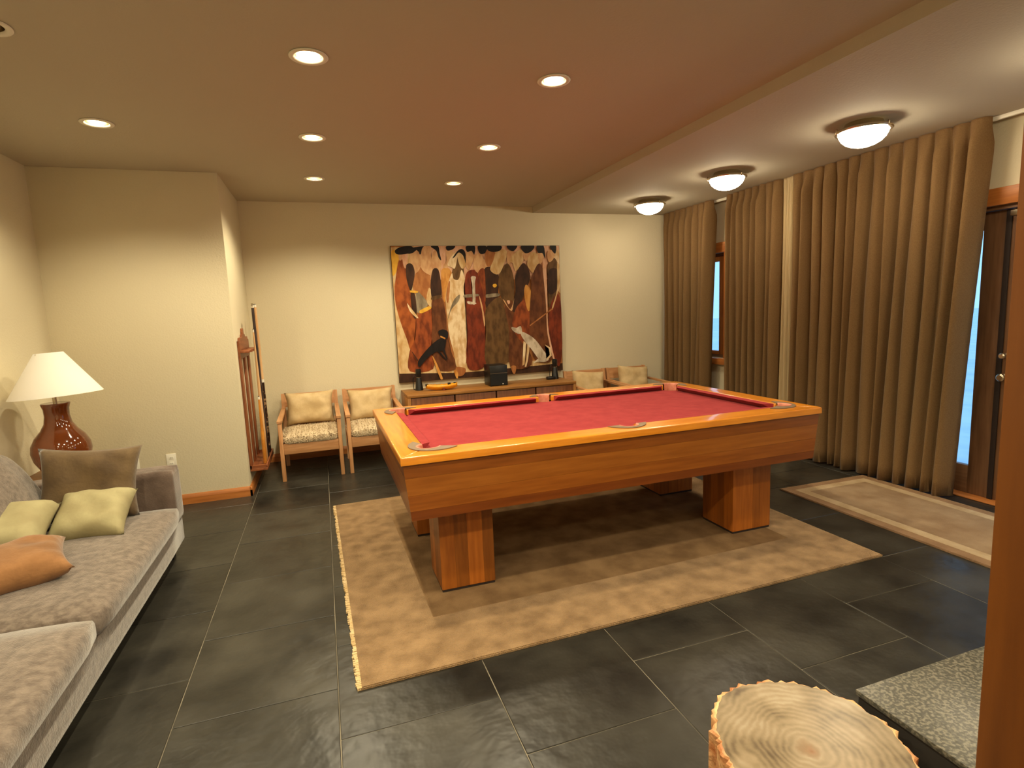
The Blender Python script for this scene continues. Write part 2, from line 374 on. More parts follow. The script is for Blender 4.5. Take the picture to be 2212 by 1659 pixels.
# foreground post
tag(box('wooden_post', .905, 1.09, .33, .516, 0, ZC-.001, m_post, None, .004), 'tall orange-brown wooden post beside the stone topped bench', 'post')

# ------------------------------------------------------------------ lamps of the room
def downlight(x, y, on, label):
    r = thing('downlight', label, 'ceiling light', (x, y, ZC), 0, 'recessed ceiling downlights' if on else None)
    bm = bmesh.new(); bm_lathe(bm, [(.064, .0), (.064, -.001), (.086, -.001), (.088, -.004), (.084, -.008), (.070, -.009), (.060, -.004), (.060, .001)], 40, cap0=False, cap1=False)
    obj('trim_ring', bm, m_white, r, True)
    bm = bmesh.new(); bm_lathe(bm, [(.0595, 0), (.057, .05), (.05, .10), (.047, .115)], 32, cap0=False, cap1=True)
    obj('reflector', bm, m_gloss, r, True)
    bm = bmesh.new(); bm_lathe(bm, [(.018, .112), (.032, .085), (.045, .055), (.047, .048), (.044, .043), (.02, .038)], 24)
    obj('bulb', bm, m_lens if on else m_white, r, True)
    if on:
        l = bpy.data.lights.new('downlight_lamp', 'SPOT'); l.energy = DOWN_W; l.color = WARM; l.spot_size = math.radians(142); l.spot_blend = .6; l.shadow_soft_size = .045
        lo = bpy.data.objects.new('downlight_lamp', l); COL.objects.link(lo); lo.parent = r; lo.location = (0, 0, -.012)
for x, y in DOWN:
    side = ', sofa side' if x < .5 else ', curtain side'
    if (x, y) == (-1.158, 2.885): downlight(x, y, False, 'unlit recessed ceiling light above the sofa')
    elif (x, y) == (-1.158, 4.05): downlight(x, y, True, 'lit recessed downlight above the table lamp and sofa end')
    elif y in (5.256,): downlight(x, y, True, 'lit recessed downlight in the row closest to the painting wall'+side)
    elif y == 4.10: downlight(x, y, True, 'lit recessed downlight in the second row from the painting wall'+side)
    elif y == 2.88: downlight(x, y, True, 'lit recessed downlight in the third row from the painting wall'+side)
    else: downlight(x, y, True, 'unseen lit recessed downlight far from the painting wall')
for y, lb in ((5.45, 'glowing flush dome light on the soffit, closest to the back wall'), (4.22, 'glowing flush dome light in the middle of the soffit row'),
              (2.90, 'large glowing flush dome light above the end of the runner'), (1.66, 'flush dome light on the soffit near the doors'), (.42, 'unseen flush dome light added on the soffit past the doors'), (-.82, 'unseen flush dome light added at the end of the soffit farthest from the painting')):  # the last pair of domes is unseen, added as fill light
    r = thing('dome_light', lb, 'ceiling light', (3.50, y, ZS), 0, 'flush dome lights on the soffit')
    bm = bmesh.new(); bm_lathe(bm, [(.11, 0), (.12, -.02), (.15, -.038), (.168, -.044), (.170, -.052), (.165, -.060), (.150, -.062), (.142, -.056)], 40)
    obj('metal_pan', bm, m_steel, r, 'auto')
    bm = bmesh.new(); bm_lathe(bm, [(.146, -.060), (.143, -.075), (.130, -.10), (.108, -.122), (.08, -.138), (.045, -.149), (.012, -.153)], 40)
    obj('glass_bowl', bm, m_dome, r, True)
    for k in range(3):
        a = k*2*PI/3+.6
        bm = bmesh.new(); bm_lathe(bm, [(.007, 0), (.007, .03), (.004, .036)], 10)
        obj('clip_knob', bm, m_steel, r, True, (.166*math.cos(a), .166*math.sin(a), -.066))

# ------------------------------------------------------------------ pool table
TZ = .0155
T = thing('pool_table', 'large orange wood pool table with red felt standing on the beige rug', 'pool table', (1.593, 3.355, TZ))
HL, HW, ZT = 1.2925, .755, .83-TZ        # half length, half width, rail top
RW = .145; IL, IW = HL-RW, HW-RW         # wooden rail width, inner edge
CP = [(sx*1.128, sy*.592) for sx in (-1, 1) for sy in (-1, 1)]; SP = [(0, -.64), (0, .64)]
def rail(pts, ax):
    bm = bmesh.new(); bm_prism(bm, pts, ZT-.04, ZT)
    es = [e for e in bm.edges if all(abs(v.co.z-ZT) < 1e-5 for v in e.verts)]
    bmesh.ops.bevel(bm, geom=es, offset=.009, segments=3, affect='EDGES', profile=.5)
    return obj('rail', bm, m_rail[ax], T, 'auto')
rails = [rail([(-HL, -HW), (HL, -HW), (IL, -IW), (-IL, -IW)], 'x'), rail([(HL, HW), (-HL, HW), (-IL, IW), (IL, IW)], 'x'),
         rail([(-HL, HW), (-HL, -HW), (-IL, -IW), (-IL, IW)], 'y'), rail([(HL, -HW), (HL, HW), (IL, IW), (IL, -IW)], 'y')]
bed = box('bed', -IL-.02, IL+.02, -IW-.02, IW+.02, ZT-.075, ZT-.0405, m_felt, T)
bpy.context.view_layer.update()
cc = cylinder_cutters([(x+1.593, y+3.355) for x, y in CP], .066, .5, 1.2, 32)+cylinder_cutters([(x+1.593, y+3.355) for x, y in SP], .060, .5, 1.2, 32)
bpy.context.view_layer.update()
for o in rails+[bed]:
    cut(o, cc)
drop(cc)
def cushion(p0, p1, n, e0, e1):
    """felt cushion along p0-p1 (inner wood edge), nose towards n; e0,e1 mitre the ends at pockets"""
    p0, p1, n = Vector(p0), Vector(p1), Vector(n); t = (p1-p0).normalized()
    sec = [(0, ZT-.002), (.012, ZT-.001), (.040, ZT-.004), (.047, ZT-.007), (.006, ZT-.040), (0, ZT-.040)]
    bm = bmesh.new(); A = []; B = []
    for d, z in sec:
        a = p0+t*(d*e0)+n*d; b = p1-t*(d*e1)+n*d
        A.append(bm.verts.new((a.x, a.y, z))); B.append(bm.verts.new((b.x, b.y, z)))
    k = len(sec)
    for i in range(k): bm.faces.new((A[i], A[(i+1) % k], B[(i+1) % k], B[i]))
    bm.faces.new(A[::-1]); bm.faces.new(B)
    obj('cushion', bm, m_felt, T)
for sy in (-1, 1):
    for a, b in ((-1.055, -.075), (.075, 1.055)):
        cushion((a, sy*IW), (b, sy*IW), (0, -sy), .9 if a < -.5 else .35, .35 if b < .5 else .9)
for sx in (-1, 1): cushion((sx*IL, -.515), (sx*IL, .515), (-sx, 0), .9, .9)
def pocket(x, y, ang, spread, r, rout):
    bm = bmesh.new(); n = 22; zt = ZT+.006; V = []
    for i in range(n+1):
        s = -1+2*i/n; th = ang+s*spread; R = rout(s)
        V.append([bm.verts.new((x+q*math.cos(th), y+q*math.sin(th), z)) for q, z in ((r, ZT-.006), (r, zt), (R, zt-.001), (R, ZT+.0004))])
    for a, b in zip(V, V[1:]):
        for k in range(4): bm.faces.new((a[k], a[(k+1) % 4], b[(k+1) % 4], b[k]))
    bm.faces.new(V[0]); bm.faces.new(V[-1][::-1])
    pl = obj('pocket_plate', bm, m_plate, T, 'auto')
    bm = bmesh.new(); V = []
    for i in range(n+1):
        s = -1+2*i/n; th = ang+s*spread*.97
        V.append([bm.verts.new((x+q*math.cos(th), y+q*math.sin(th), z)) for q, z in ((r+.001, ZT+.007), (r-.006, ZT+.008), (r-.011, ZT-.004), (r-.013, ZT-.10))])
    for a, b in zip(V, V[1:]):
        for k in range(3): bm.faces.new((a[k], b[k], b[k+1], a[k+1]))
    lo = [bm.verts.new((x+(r-.014)*math.cos(t_), y+(r-.014)*math.sin(t_), ZT-.10)) for t_ in [2*PI*k/24 for k in range(24)]]
    bm.faces.new(lo)
    obj('pocket_cup', bm, m_leather, pl, True)
for sx in (-1, 1):
    for sy in (-1, 1):
        pocket(sx*1.128, sy*.592, math.atan2(sy, sx), math.radians(112), .064, lambda s: .088+.06*abs(s)**2.2)
for sy in (-1, 1):
    pocket(0, sy*.64, sy*PI/2, math.radians(98), .058, lambda s: .078+.045*abs(s)**2.5)
# apron: tapered sides of four boards each
ZA1, ZA0 = ZT-.0405, .505-TZ
def ring_at(f):                          # f 0 top .. 1 bottom
    return HL-.010-.028*f, HW-.010-.010*f, ZA1+(ZA0-ZA1)*f
cuts = [0, .24, .55, .83, 1.0]
BC = [((128, 70, 20), (108, 56, 12)), ((150, 88, 28), (130, 72, 18)), ((142, 80, 23), (122, 64, 14)), ((116, 58, 15), (98, 46, 9))]
m_board = {(k, a): wood('apron_board_%d_%s' % (k, a), BC[k][0], BC[k][1], a, rough=.36, coat=.2, var=.08) for k in range(4) for a in 'xy'}
for (ax, s) in (('x', -1), ('x', 1), ('y', -1), ('y', 1)):
    l0, w0, z0 = ring_at(0); l1, w1, z1 = ring_at(1); th = .03
    bm = bmesh.new()
    def quad(l, w_, z, inn, out):        # outer/inner points of one side at a level
        lo, wo, li, wi = l-out, w_-out, l-inn, w_-inn
        if ax == 'x': return [(-lo, s*wo, z), (lo, s*wo, z), (li, s*wi, z), (-li, s*wi, z)]
        return [(s*lo, -wo, z), (s*lo, wo, z), (s*li, wi, z), (s*li, -wi, z)]
    bm_hex(bm, quad(l1, w1, z1, th, .0035), quad(l0, w0, z0, th, .0035))
    ap = obj('apron', bm, m_dark, T)
    for kb, (a, b) in enumerate(zip(cuts, cuts[1:])):
        la, wa, za = ring_at(a); lb, wb, zb = ring_at(b); za -= .0004; zb += .0004
        bm = bmesh.new(); bm_hex(bm, quad(lb, wb, zb, .0036, 0), quad(la, wa, za, .0036, 0))
        obj('board', bm, m_board[kb, ax], ap)
bx_ = box('underside', -1.20, 1.20, -.64, .64, ZA0+.02, ZA0+.05, m_apron['x'], T)
# legs with glued staves
stw = (.07, .085, .06, .081)
st_me = []
for wdt in stw:
    bm = bmesh.new(); bm_box(bm, -wdt/2+.0003, wdt/2-.0003, -.002, .002, .014, ZA0-.001)
    me = bpy.data.meshes.new('stave'); bm.to_mesh(me); bm.free(); me.materials.append(m_apron['z']); st_me.append(me)
for sx in (-1, 1):
    for sy in (-1, 1):
        cx, cy = sx*.947, sy*.407
        lg = box('leg', cx-.146, cx+.146, cy-.146, cy+.146, 0, ZA0+.02, m_dark, T)
        for q in range(4):
            a = q*PI/2; off = -.148
            order = list(range(4)); random.shuffle(order)
            for k in order:
                st = bpy.data.objects.new('stave', st_me[k]); COL.objects.link(st); st.parent = lg
                u = off+stw[k]/2; off += stw[k]
                st.location = (cx+u*math.cos(a)+.1465*math.sin(a), cy+u*math.sin(a)-.1465*math.cos(a), 0); st.rotation_euler = (0, 0, a)

# ------------------------------------------------------------------ rugs
def rug(name, corners, label, mats, bands, th=.014, fringe=None, patches=()):
    P = [Vector(c) for c in corners]
    def at(u, v): return P[0].lerp(P[1], u).lerp(P[3].lerp(P[2], u), v)
    r = thing(name, label, 'rug')
    L_ = (P[1]-P[0]).length; W_ = (P[3]-P[0]).length
    def slab(nm, u0, u1, v0, v1, z0, z1, mat):
        bm = bmesh.new(); pts = [at(u0, v0), at(u1, v0), at(u1, v1), at(u0, v1)]
        bm_prism(bm, [(p.x, p.y) for p in pts], z0, z1)
        es = [e for e in bm.edges if all(abs(v.co.z-z1) < 1e-6 for v in e.verts)]
        bmesh.ops.bevel(bm, geom=es, offset=min(.004, (z1-z0)*.4), segments=2, affect='EDGES')
        return obj(nm, bm, mat, r, 'auto')
    slab('pile', 0, 1, 0, 1, .0008, th, mats[0])
    for k, (inset, mat) in enumerate(bands):
        slab('border_band', inset/L_, 1-inset/L_, inset/W_, 1-inset/W_, th, th+.0008*(k+1), mat)
    for (u0, u1, v0, v1, mat) in patches: slab('inner_patch', u0, u1, v0, v1, th, th+.0006, mat)  # slightly darker rectangle inside the rug edges
    if fringe:
        bm = bmesh.new(); rnd = random.Random(3); n = 230
        for i in range(n):
            p = at(0, (i+.5)/n); a = rnd.uniform(-.5, .5); ln = rnd.uniform(.008, .02)
            bm_box(bm, p.x-ln, p.x+.004, p.y-.0045, p.y+.0045, .001, th*rnd.uniform(.7, 1.05))
        f = obj('fringe', bm, fringe, r); f['kind'] = 'stuff'
    return r
rug('area_rug', ((.032, 2.176), (2.961, 2.224), (2.925, 4.575), (-.014, 4.537)), 'large beige wool rug with pale fringed edge under the pool table',
    (m_rug,), (), .014, m_rugl, ((.13, .9, .17, .86, m_rugp),))
rug('runner_rug', ((3.335, 1.0), (4.19, 1.0), (4.195, 3.36), (3.335, 3.375)), 'beige runner rug with cream border bands beside the curtains',
    (m_run1,), ((.075, m_run2), (.15, m_run3), ), .012)

# ------------------------------------------------------------------ curtains
def curtain(name, y0, y1, yb0, yb1, pleats, label, mat, xc=4.235, amp=.14, seed=1, zb=.012, nz=30, group=None, ztop=2.629):
    rnd = random.Random(seed); nu = pleats*12
    am = [rnd.uniform(.55, 1.2) for _ in range(pleats+2)]
    edge = [0]+[k+rnd.uniform(-.30, .30) for k in range(1, pleats)]+[pleats]      # fold borders wander towards the hem
    mid = [0]+[k+rnd.uniform(-.18, .18) for k in range(1, pleats)]+[pleats]
    bm = bmesh.new(); rows = []
    for j in range(nz+1):
        f = (j/nz)**1.4; z = ztop+(zb-ztop)*f; row = []
        head = min(1, max(0, (ztop-z-.05)/.12))
        for i in range(nu+1):
            q = i/12; k = min(int(q), pleats-1); t = q-k
            s = abs(math.sin(PI*t)); crest = s**(.30+.50*head)                   # flat header pleats, full folds below
            a = amp*((.30+.15*am[k])*(1-head)+am[k]*head*(1-.15*f))
            x = xc-a*(crest-.5)+.008*math.sin(5*f+k*2.1)*head
            w1 = min(1, f*2.2); w2 = max(0, f*1.6-.6)
            e0 = k+(mid[k]-k)*w1+(edge[k]-mid[k])*w2; e1 = k+1+(mid[k+1]-k-1)*w1+(edge[k+1]-mid[k+1])*w2
            u = (e0+(e1-e0)*(t+.06*math.sin(2*PI*t)*math.sin(k*1.7)))/pleats
            row.append(bm.verts.new((x, (y0+(y1-y0)*u)*(1-f)+(yb0+(yb1-yb0)*u)*f, z)))
        rows.append(row)
    for a, b in zip(rows, rows[1:]):
        for i in range(nu): bm.faces.new((a[i], a[i+1], b[i+1], b[i]))
    bmesh.ops.solidify(bm, geom=bm.faces[:], thickness=.003)
    o = obj(name, bm, mat, None, True)
    return tag(o, label, 'curtain', group)
curtain('curtain', 6.27, 5.35, 6.27, 5.44, 8, 'brown pleated curtain in the corner beside the painting wall', m_curt, seed=3)
curtain('curtain', 5.10, 4.35, 5.09, 4.36, 8, 'narrow brown pleated curtain between the window gap and the cream panel', m_curt, seed=5)
curtain('curtain', 4.21, 2.60, 4.20, 2.72, 14, 'wide brown pleated curtain in front of the glass door', m_curt, seed=8)
curtain('lining_panel', 4.343, 4.217, 4.352, 4.208, 3, 'narrow cream lining panel between two brown curtains', m_lining, xc=4.255, amp=.03, seed=9)
rl = box('curtain_rail', 4.298, 4.325, 1.2, 6.29, 2.607, ZS-.0005, m_white, None, .003)
tag(rl, 'thin white curtain rail along the soffit', 'curtain rail')

# ------------------------------------------------------------------ sofa
SF = thing('sofa', 'long taupe velvet sofa against the cream wall', 'sofa', (-1.46, 2.5, 0))
def so(name, x0, x1, y0, y1, z0, z1, r, mat, puff=0, seed=0, par=SF):
    o = soft_box(name, x0+1.46, x1+1.46, y0-2.5, y1-2.5, z0, z1, r, mat, par, puff, seed); return o
so('base', -1.94, -.965, .95, 4.055, .085, .265, .02, m_sofa)
so('armrest', -1.94, -.955, 3.865, 4.055, .255, .60, .018, m_sofad, .004)
so('armrest', -1.94, -.955, .95, 1.14, .255, .60, .035, m_sofad, .004)
so('backrest', -1.945, -1.72, 1.14, 3.865, .255, .66, .05, m_sofad, .01)
so('seat_cushion', -1.72, -.925, 2.505, 3.86, .262, .385, .045, m_sofa, .02, 1)
so('seat_cushion', -1.72, -.925, 1.145, 2.495, .262, .385, .045, m_sofa, .02, 2)
for k, (y0, y1) in enumerate(((2.5, 3.80), (1.16, 2.48))):
    bm = bmesh.new(); n = 14
    prof = [(-1.72, .40), (-1.60, .395), (-1.515, .42), (-1.50, .47), (-1.55, .60), (-1.63, .76), (-1.70, .865), (-1.77, .90), (-1.84, .87), (-1.86, .76), (-1.80, .68), (-1.715, .66), (-1.715, .5)]
    rows = []
    for i in range(n+1):
        f = i/n; e = min(f, 1-f)*n; sc = 1 if e >= 2 else (.93 if e >= 1 else .80)
        c0, c1 = -1.67, .62
        rows.append([bm.verts.new((c0+(x-c0)*sc+1.46, y0+(y1-y0)*f-2.5, c1+(z-c1)*(sc if e < 1 else min(1, sc+.03)))) for x, z in prof])
    for a, b in zip(rows, rows[1:]):
        for q in range(len(prof)): bm.faces.new((a[q], a[(q+1) % len(prof)], b[(q+1) % len(prof)], b[q]))
    bm.faces.new(rows[0][::-1]); bm.faces.new(rows[-1])
    bc = obj('back_cushion', bm, m_sofa, SF, True)
    sd = bc.modifiers.new('soft', 'SUBSURF'); sd.levels = 1; sd.render_levels = 2
for x in (-1.88, -1.05):
    for y in (1.03, 3.97):
        box('foot', x+1.43, x+1.49, y-2.53, y-2.47, 0, .09, m_black, SF, .004)
def pillow(label, mat, w_, h_, t_, loc, rot, seed, group=None, piping=None, nm='throw_pillow'):
    bm = bmesh.new(); bm_pillow(bm, w_, h_, t_, 20, .12, seed)
    o = obj(nm, bm, mat, None, True, loc, rot)
    return tag(o, label, 'pillow', group)
R = math.radians
pillow('large brown throw pillow leaning on the far sofa arm', m_pbrown, .50, .42, .16, (-1.335, 3.735, .615), (R(-14), R(5), R(4)), 1)
pillow('cream throw pillow with a sharp corner lying in front of the brown pillow', m_pcream, .36, .34, .16, (-1.265, 3.52, .49), (R(-60), R(2), R(0)), 2)
pillow('cream throw pillow closest to the sofa back', m_pcream, .50, .40, .21, (-1.63, 3.32, .505), (R(-72), R(-2), R(6)), 3)
pillow('tan brown throw pillow lying flat on the seat cushion', m_ptan, .46, .40, .16, (-1.41, 2.94, .468), (R(-86), R(0), R(24)), 4)

# ------------------------------------------------------------------ side table and table lamp
ST = thing('side_table', 'small wooden side table between the sofa arm and the wall', 'table', (-1.68, 4.42, 0))
box('table_top', -.25, .25, -.25, .25, .505, .535, m_cons['x'], ST, .005)
for sx in (-1, 1):
    for sy in (-1, 1): box('leg', sx*.21-.02, sx*.21+.02, sy*.21-.02, sy*.21+.02, 0, .505, m_cons['z'], ST, .003)
box('shelf', -.21, .21, -.21, .21, .18, .20, m_cons['x'], ST)
LP = thing('table_lamp', 'brown glazed vase lamp with a wide white shade beside the sofa', 'lamp', (-1.708, 4.42, .5355))
bm = bmesh.new(); bm_lathe(bm, [(.085, 0), (.095, .006), (.125, .05), (.155, .11), (.166, .165), (.160, .21), (.135, .262), (.10, .305), (.076, .35), (.068, .40), (.070, .445), (.080, .478), (.078, .484), (.06, .482)], 48)
obj('vase', bm, m_vase, LP, True)
bm = bmesh.new(); bm_lathe(bm, [(.012, .482), (.012, .60), (.02, .605), (.02, .65), (.012, .66), (.005, .80), (.012, .81)], 16); obj('lamp_stem', bm, m_steel, LP, 'auto')
bm = bmesh.new(); bm_lathe(bm, [(.254, -.14), (.078, .14), (.075, .14), (.250, -.14)], 64, cap0=False, cap1=False)
sh = obj('lamp_shade', bm, m_shade, LP, True); sh.location = (.01, 0, .675); sh.rotation_euler = (R(-1.5), R(-3), 0)
bm = bmesh.new()
for k in range(3): a = k*2*PI/3; bm_tube(bm, [(.01*math.cos(a), .01*math.sin(a), .80), (.082*math.cos(a), .082*math.sin(a), .808)], .002, 6)
obj('shade_fitter', bm, m_steel, LP)

# ------------------------------------------------------------------ wall outlets
for (x, z, lb) in ((-1.265, .385, 'white wall outlet plate just past the sofa arm'), (-1.53, .385, 'white wall outlet plate behind the brown pillow')):
    r = thing('wall_outlet', lb, 'outlet', (x, AY, z))
    box('plate', -.036, .036, -.006, -.0002, -.058, .058, m_white, r, .002)
    for dz in (-.024, .024):
        sk_ = box('socket', -.017, .017, -.0075, -.0058, dz-.014, dz+.014, m_white, r, .0006)
        for dx in (-.006, .006): box('slot', dx-.0012, dx+.0012, -.0082, -.0076, dz-.004, dz+.006, m_black, sk_)

# ------------------------------------------------------------------ lounge chairs
CH = thing('lounge_chair', 'pale wood armchair with sheepskin seat closest to the cue rack', 'chair', (-.18, 5.47, 0), 0, 'low wooden lounge chairs')
W2 = .262
for s in (-1, 1):
    x = s*W2
    box('leg', x-.0175, x+.0175, .0, .045, 0, .575, m_chair['z'], CH, .004)
    bm = bmesh.new(); bm_hex(bm, [(x-.0175, .60, 0), (x+.0175, .60, 0), (x+.0175, .645, 0), (x-.0175, .645, 0)],
                             [(x-.0175, .735, .735), (x+.0175, .735, .735), (x+.0175, .775, .735), (x-.0175, .775, .735)])
    obj('leg', bm, m_chair['z'], CH)
    bm = bmesh.new(); bm_hex(bm, [(x-.022, -.008, .555), (x+.022, -.008, .555), (x+.020, .71, .575), (x-.020, .71, .575)],
                             [(x-.022, -.008, .576), (x+.022, -.008, .576), (x+.020, .71, .596), (x-.020, .71, .596)])
    obj('armrest', bm, m_chair['y'], CH)
    box('side_rail', x-.014, x+.014, .045, .61, .27, .35, m_chair['y'], CH, .003)
box('front_rail', -W2+.0175, W2-.0175, .005, .035, .255, .355, m_chair['x'], CH, .004)
bm = bmesh.new(); q = lambda z: .60+.135*z/.735
bm_hex(bm, [(-W2+.0175, q(.60)+.008, .60), (W2-.0175, q(.60)+.008, .60), (W2-.0175, q(.60)+.034, .60), (-W2+.0175, q(.60)+.034, .60)],
       [(-W2+.0175, q(.73)+.008, .73), (W2-.0175, q(.73)+.008, .73), (W2-.0175, q(.73)+.034, .73), (-W2+.0175, q(.73)+.034, .73)])
obj('back_board', bm, m_chair['x'], CH)
bm = bmesh.new()
bm_hex(bm, [(-W2+.0175, q(.40)+.008, .40), (W2-.0175, q(.40)+.008, .40), (W2-.0175, q(.40)+.034, .40), (-W2+.0175, q(.40)+.034, .40)],
       [(-W2+.0175, q(.46)+.008, .46), (W2-.0175, q(.46)+.008, .46), (W2-.0175, q(.46)+.034, .46), (-W2+.0175, q(.46)+.034, .46)])
obj('lower_slat', bm, m_chair['x'], CH)
box('seat_board', -W2+.0175, W2-.0175, .036, .62, .315, .338, m_chair['x'], CH)
seat = soft_box('sheepskin_seat', -W2+.02, W2-.02, -.005, .60, .339, .425, .035, m_fleece, CH, .012, 4)
def tuft(o, n, ln, seed):
    """short fleece locks covering the seat pad"""
    rnd = random.Random(seed); bm = bmesh.new(); me = o.data
    fc = [p for p in me.polygons if p.normal.z > -.2]
    for i in range(n):
        p = rnd.choice(fc); c = p.center+Vector((rnd.uniform(-.02, .02), rnd.uniform(-.02, .02), 0)); nn = p.normal
        d = (nn+Vector((rnd.uniform(-.8, .8), rnd.uniform(-.9, .5), rnd.uniform(-.3, .3)))).normalized()
        u = d.orthogonal().normalized()*.004; v = d.cross(u).normalized()*.004; tip = c+d*ln*rnd.uniform(.6, 1.2)
        a = [bm.verts.new(c+u), bm.verts.new(c-u*.5+v), bm.verts.new(c-u*.5-v), bm.verts.new(tip)]
        for t in ((0, 1, 3), (1, 2, 3), (2, 0, 3)): bm.faces.new([a[k] for k in t])
    f = obj('fleece_locks', bm, m_fleece, CH); f['kind'] = 'stuff'
tuft(seat, 2600, .016, 2)
chairs = [CH]
for (x, lb) in ((.43, 'pale wood armchair with sheepskin seat right beside the console'), (3.035, 'wooden armchair behind the pool table next to the console end'),
                (3.615, 'wooden armchair behind the pool table next to the corner curtain')):
    chairs.append(dup(CH, (x, 5.47, 0), 0, lb))
for (x, lb, s, hgt) in ((-.18, 'plump beige pillow on the chair closest to the cue rack', 11, .56), (.43, 'sagging beige pillow on the chair beside the console', 12, .54),
                   (3.0, 'beige pillow on the chair next to the console end', 13, .535), (3.62, 'beige pillow on the chair next to the corner curtain', 14, .555)):
    pillow(lb, m_pchair, .48 if x < 1 else .43, .34, .17, (x, 6.04, hgt+.035), (R(-14), R(0 if x < 1 else 6), 0), s, 'pillows on the lounge chairs', nm='chair_pillow')

# ------------------------------------------------------------------ console and the things on it
CX0, CX1, CY0, CZ = .79, 2.735, 5.815, .66
K = thing('console', 'long low wooden console cabinet with four doors under the painting', 'cabinet', ((CX0+CX1)/2, 6.07, 0))
kx0, kx1, ky0, ky1 = CX0-(CX0+CX1)/2, CX1-(CX0+CX1)/2, CY0-6.07, 6.325-6.07
box('top', kx0, kx1, ky0, ky1, CZ-.03, CZ, m_cons['x'], K, .003)
box('side_panel', kx0+.001, kx0+.035, ky0+.003, ky1, .10, CZ-.0305, m_cons['z'], K, .002)
box('side_panel', kx1-.035, kx1-.001, ky0+.003, ky1, .10, CZ-.0305, m_cons['z'], K, .002)
box('bottom_panel', kx0+.0355, kx1-.0355, ky0+.003, ky1, .10, .13, m_cons['x'], K)
box('back_panel', kx0+.0355, kx1-.0355, ky0+.10, ky1, .1305, CZ-.031, m_dark, K)
dw = (kx1-kx0-.071)/4
for k in range(4):
    a = kx0+.0355+dw*k
    d_ = box('door', a+(.012 if k else .003), a+dw-.003, ky0+.012, ky0+.032, .134, CZ-.036, m_consdoor, K, .002)
    box('finger_pull', a+dw-.03, a+dw-.012, ky0+.006, ky0+.0118, .36, .46, m_cons['z'], d_)
for sx in (kx0+.06, kx1-.12):
    for sy in (ky0+.05, ky1-.09): box('leg', sx, sx+.06, sy, sy+.05, 0, .10, m_cons['z'], K)
# black cube speaker
sp = thing('cube_speaker', 'black cube shaped speaker in the middle of the console', 'speaker', (1.845, 6.06, CZ+.0005))
box('cabinet', -.105, .105, -.10, .13, .004, .235, m_black, sp, .006)
box('trim_line', -.104, .104, -.1015, -.0985, .142, .147, m_steel, sp)
box('grille', -.098, .098, -.1025, -.1002, .012, .138, M('grille_cloth', (12, 12, 12), rough=.9), sp)
bm = bmesh.new(); bm_lathe(bm, [(.006, 0), (.006, .003)], 12); obj('indicator_light', bm, m_white, sp, False, (.045, -.1025, .022), (PI/2, 0, 0))
for x in (-.09, .09):
    for y in (-.085, .115): box('foot', x-.01, x+.01, y-.01, y+.01, 0, .0045, m_black, sp)
def stand(x, y, label, foot):
    r = thing('satellite_speaker', label, 'speaker', (x, y, CZ+.0005))
    bm = bmesh.new(); bm_lathe(bm, [(.046, 0), (.046, .006), (.044, .012), (.028, .135), (.026, .14)], 28); obj('stand', bm, m_black, r, 'auto')
    bm = bmesh.new(); bm_lathe(bm, [(.0245, .1405), (.0245, .146)], 28); obj('seam_ring', bm, m_steel, r, 'auto')
    bm = bmesh.new(); bm_lathe(bm, [(.026, .1465), (.030, .16), (.032, .215), (.030, .232), (.022, .238)], 28); obj('speaker_body', bm, m_black, r, 'auto')
    if foot: box('foot_block', -.125, -.02, -.075, -.005, 0, .035, m_black, r, .008)
    bm = bmesh.new(); bm_tube(bm, [(-.03, .02, .18), (-.055, .02, .14), (-.06, .02, .06), (-.055, .03, .006), (-.03, .06, .005)], .0035, 6); obj('cable', bm, m_black, r, True)
stand(.975, 6.17, 'slim black tapered speaker on the console end by the chairs', False)
stand(2.625, 6.18, 'slim black tapered speaker with a foot block on the console end by the curtains', True)
yt = thing('yellow_toy_boat', 'small yellow lacquered carved boat lying on the console', 'ornament', (1.20, 6.03, CZ+.0005), R(-6))
bm = bmesh.new(); n = 16; rows = []
for i in range(n+1):
    u = -1+2*i/n; wv = .055*(1-abs(u)**2.4)+.004; zt = .058+.018*u*u; zb = .004+.030*abs(u)**3; x = .175*u
    rows.append([bm.verts.new((x, y, z)) for y, z in ((-wv, zt), (-wv*.75, (zt+zb)/2), (-wv*.3, zb), (wv*.3, zb), (wv*.75, (zt+zb)/2), (wv, zt), (wv*.8, zt-.006), (-wv*.8, zt-.006))])
for a, b in zip(rows, rows[1:]):
    for k in range(8): bm.faces.new((a[k], a[(k+1) % 8], b[(k+1) % 8], b[k]))
bm.faces.new(rows[0][::-1]); bm.faces.new(rows[-1])
obj('hull', bm, m_yel, yt, True)
for x in (-.16, .085, .15): box('black_cleat', x-.016, x+.016, -.012, .012, .054, .078, m_black, yt, .003)
for x in (-.07, 0, .05): box('peg', x-.004, x+.004, -.004, .004, .045, .07, m_yel, yt)
box('red_foot', .01, .03, -.052, -.035, .0, .03, m_redbr, yt, .003)

# ------------------------------------------------------------------ painting (layers of paint on a canvas)
PX0, PX1, PZ0, PZ1, PY = .777, 2.782, .742, 2.252, YB
src = np.array([(90, 137), (1600, 128), (1630, 1240), (185, 1355)], float); dst = np.array([(0, 1), (1, 1), (1, 0), (0, 0)], float)
A = []
for (x, y), (u, v) in zip(src, dst): A += [[x, y, 1, 0, 0, 0, -u*x, -u*y], [0, 0, 0, x, y, 1, -v*x, -v*y]]
hom = np.append(np.linalg.solve(np.array(A), dst.reshape(-1)), 1).reshape(3, 3)
def pz(x, y):
    q = hom @ np.array([x, y, 1.]); u, v = q[:2]/q[2]
    return min(.998, max(.002, u)), min(.998, max(.002, v))
PT = thing('painting', 'large unframed painting of standing robed figures in browns with two dogs', 'painting', ((PX0+PX1)/2, PY, PZ0))
pw, ph_ = PX1-PX0, PZ1-PZ0
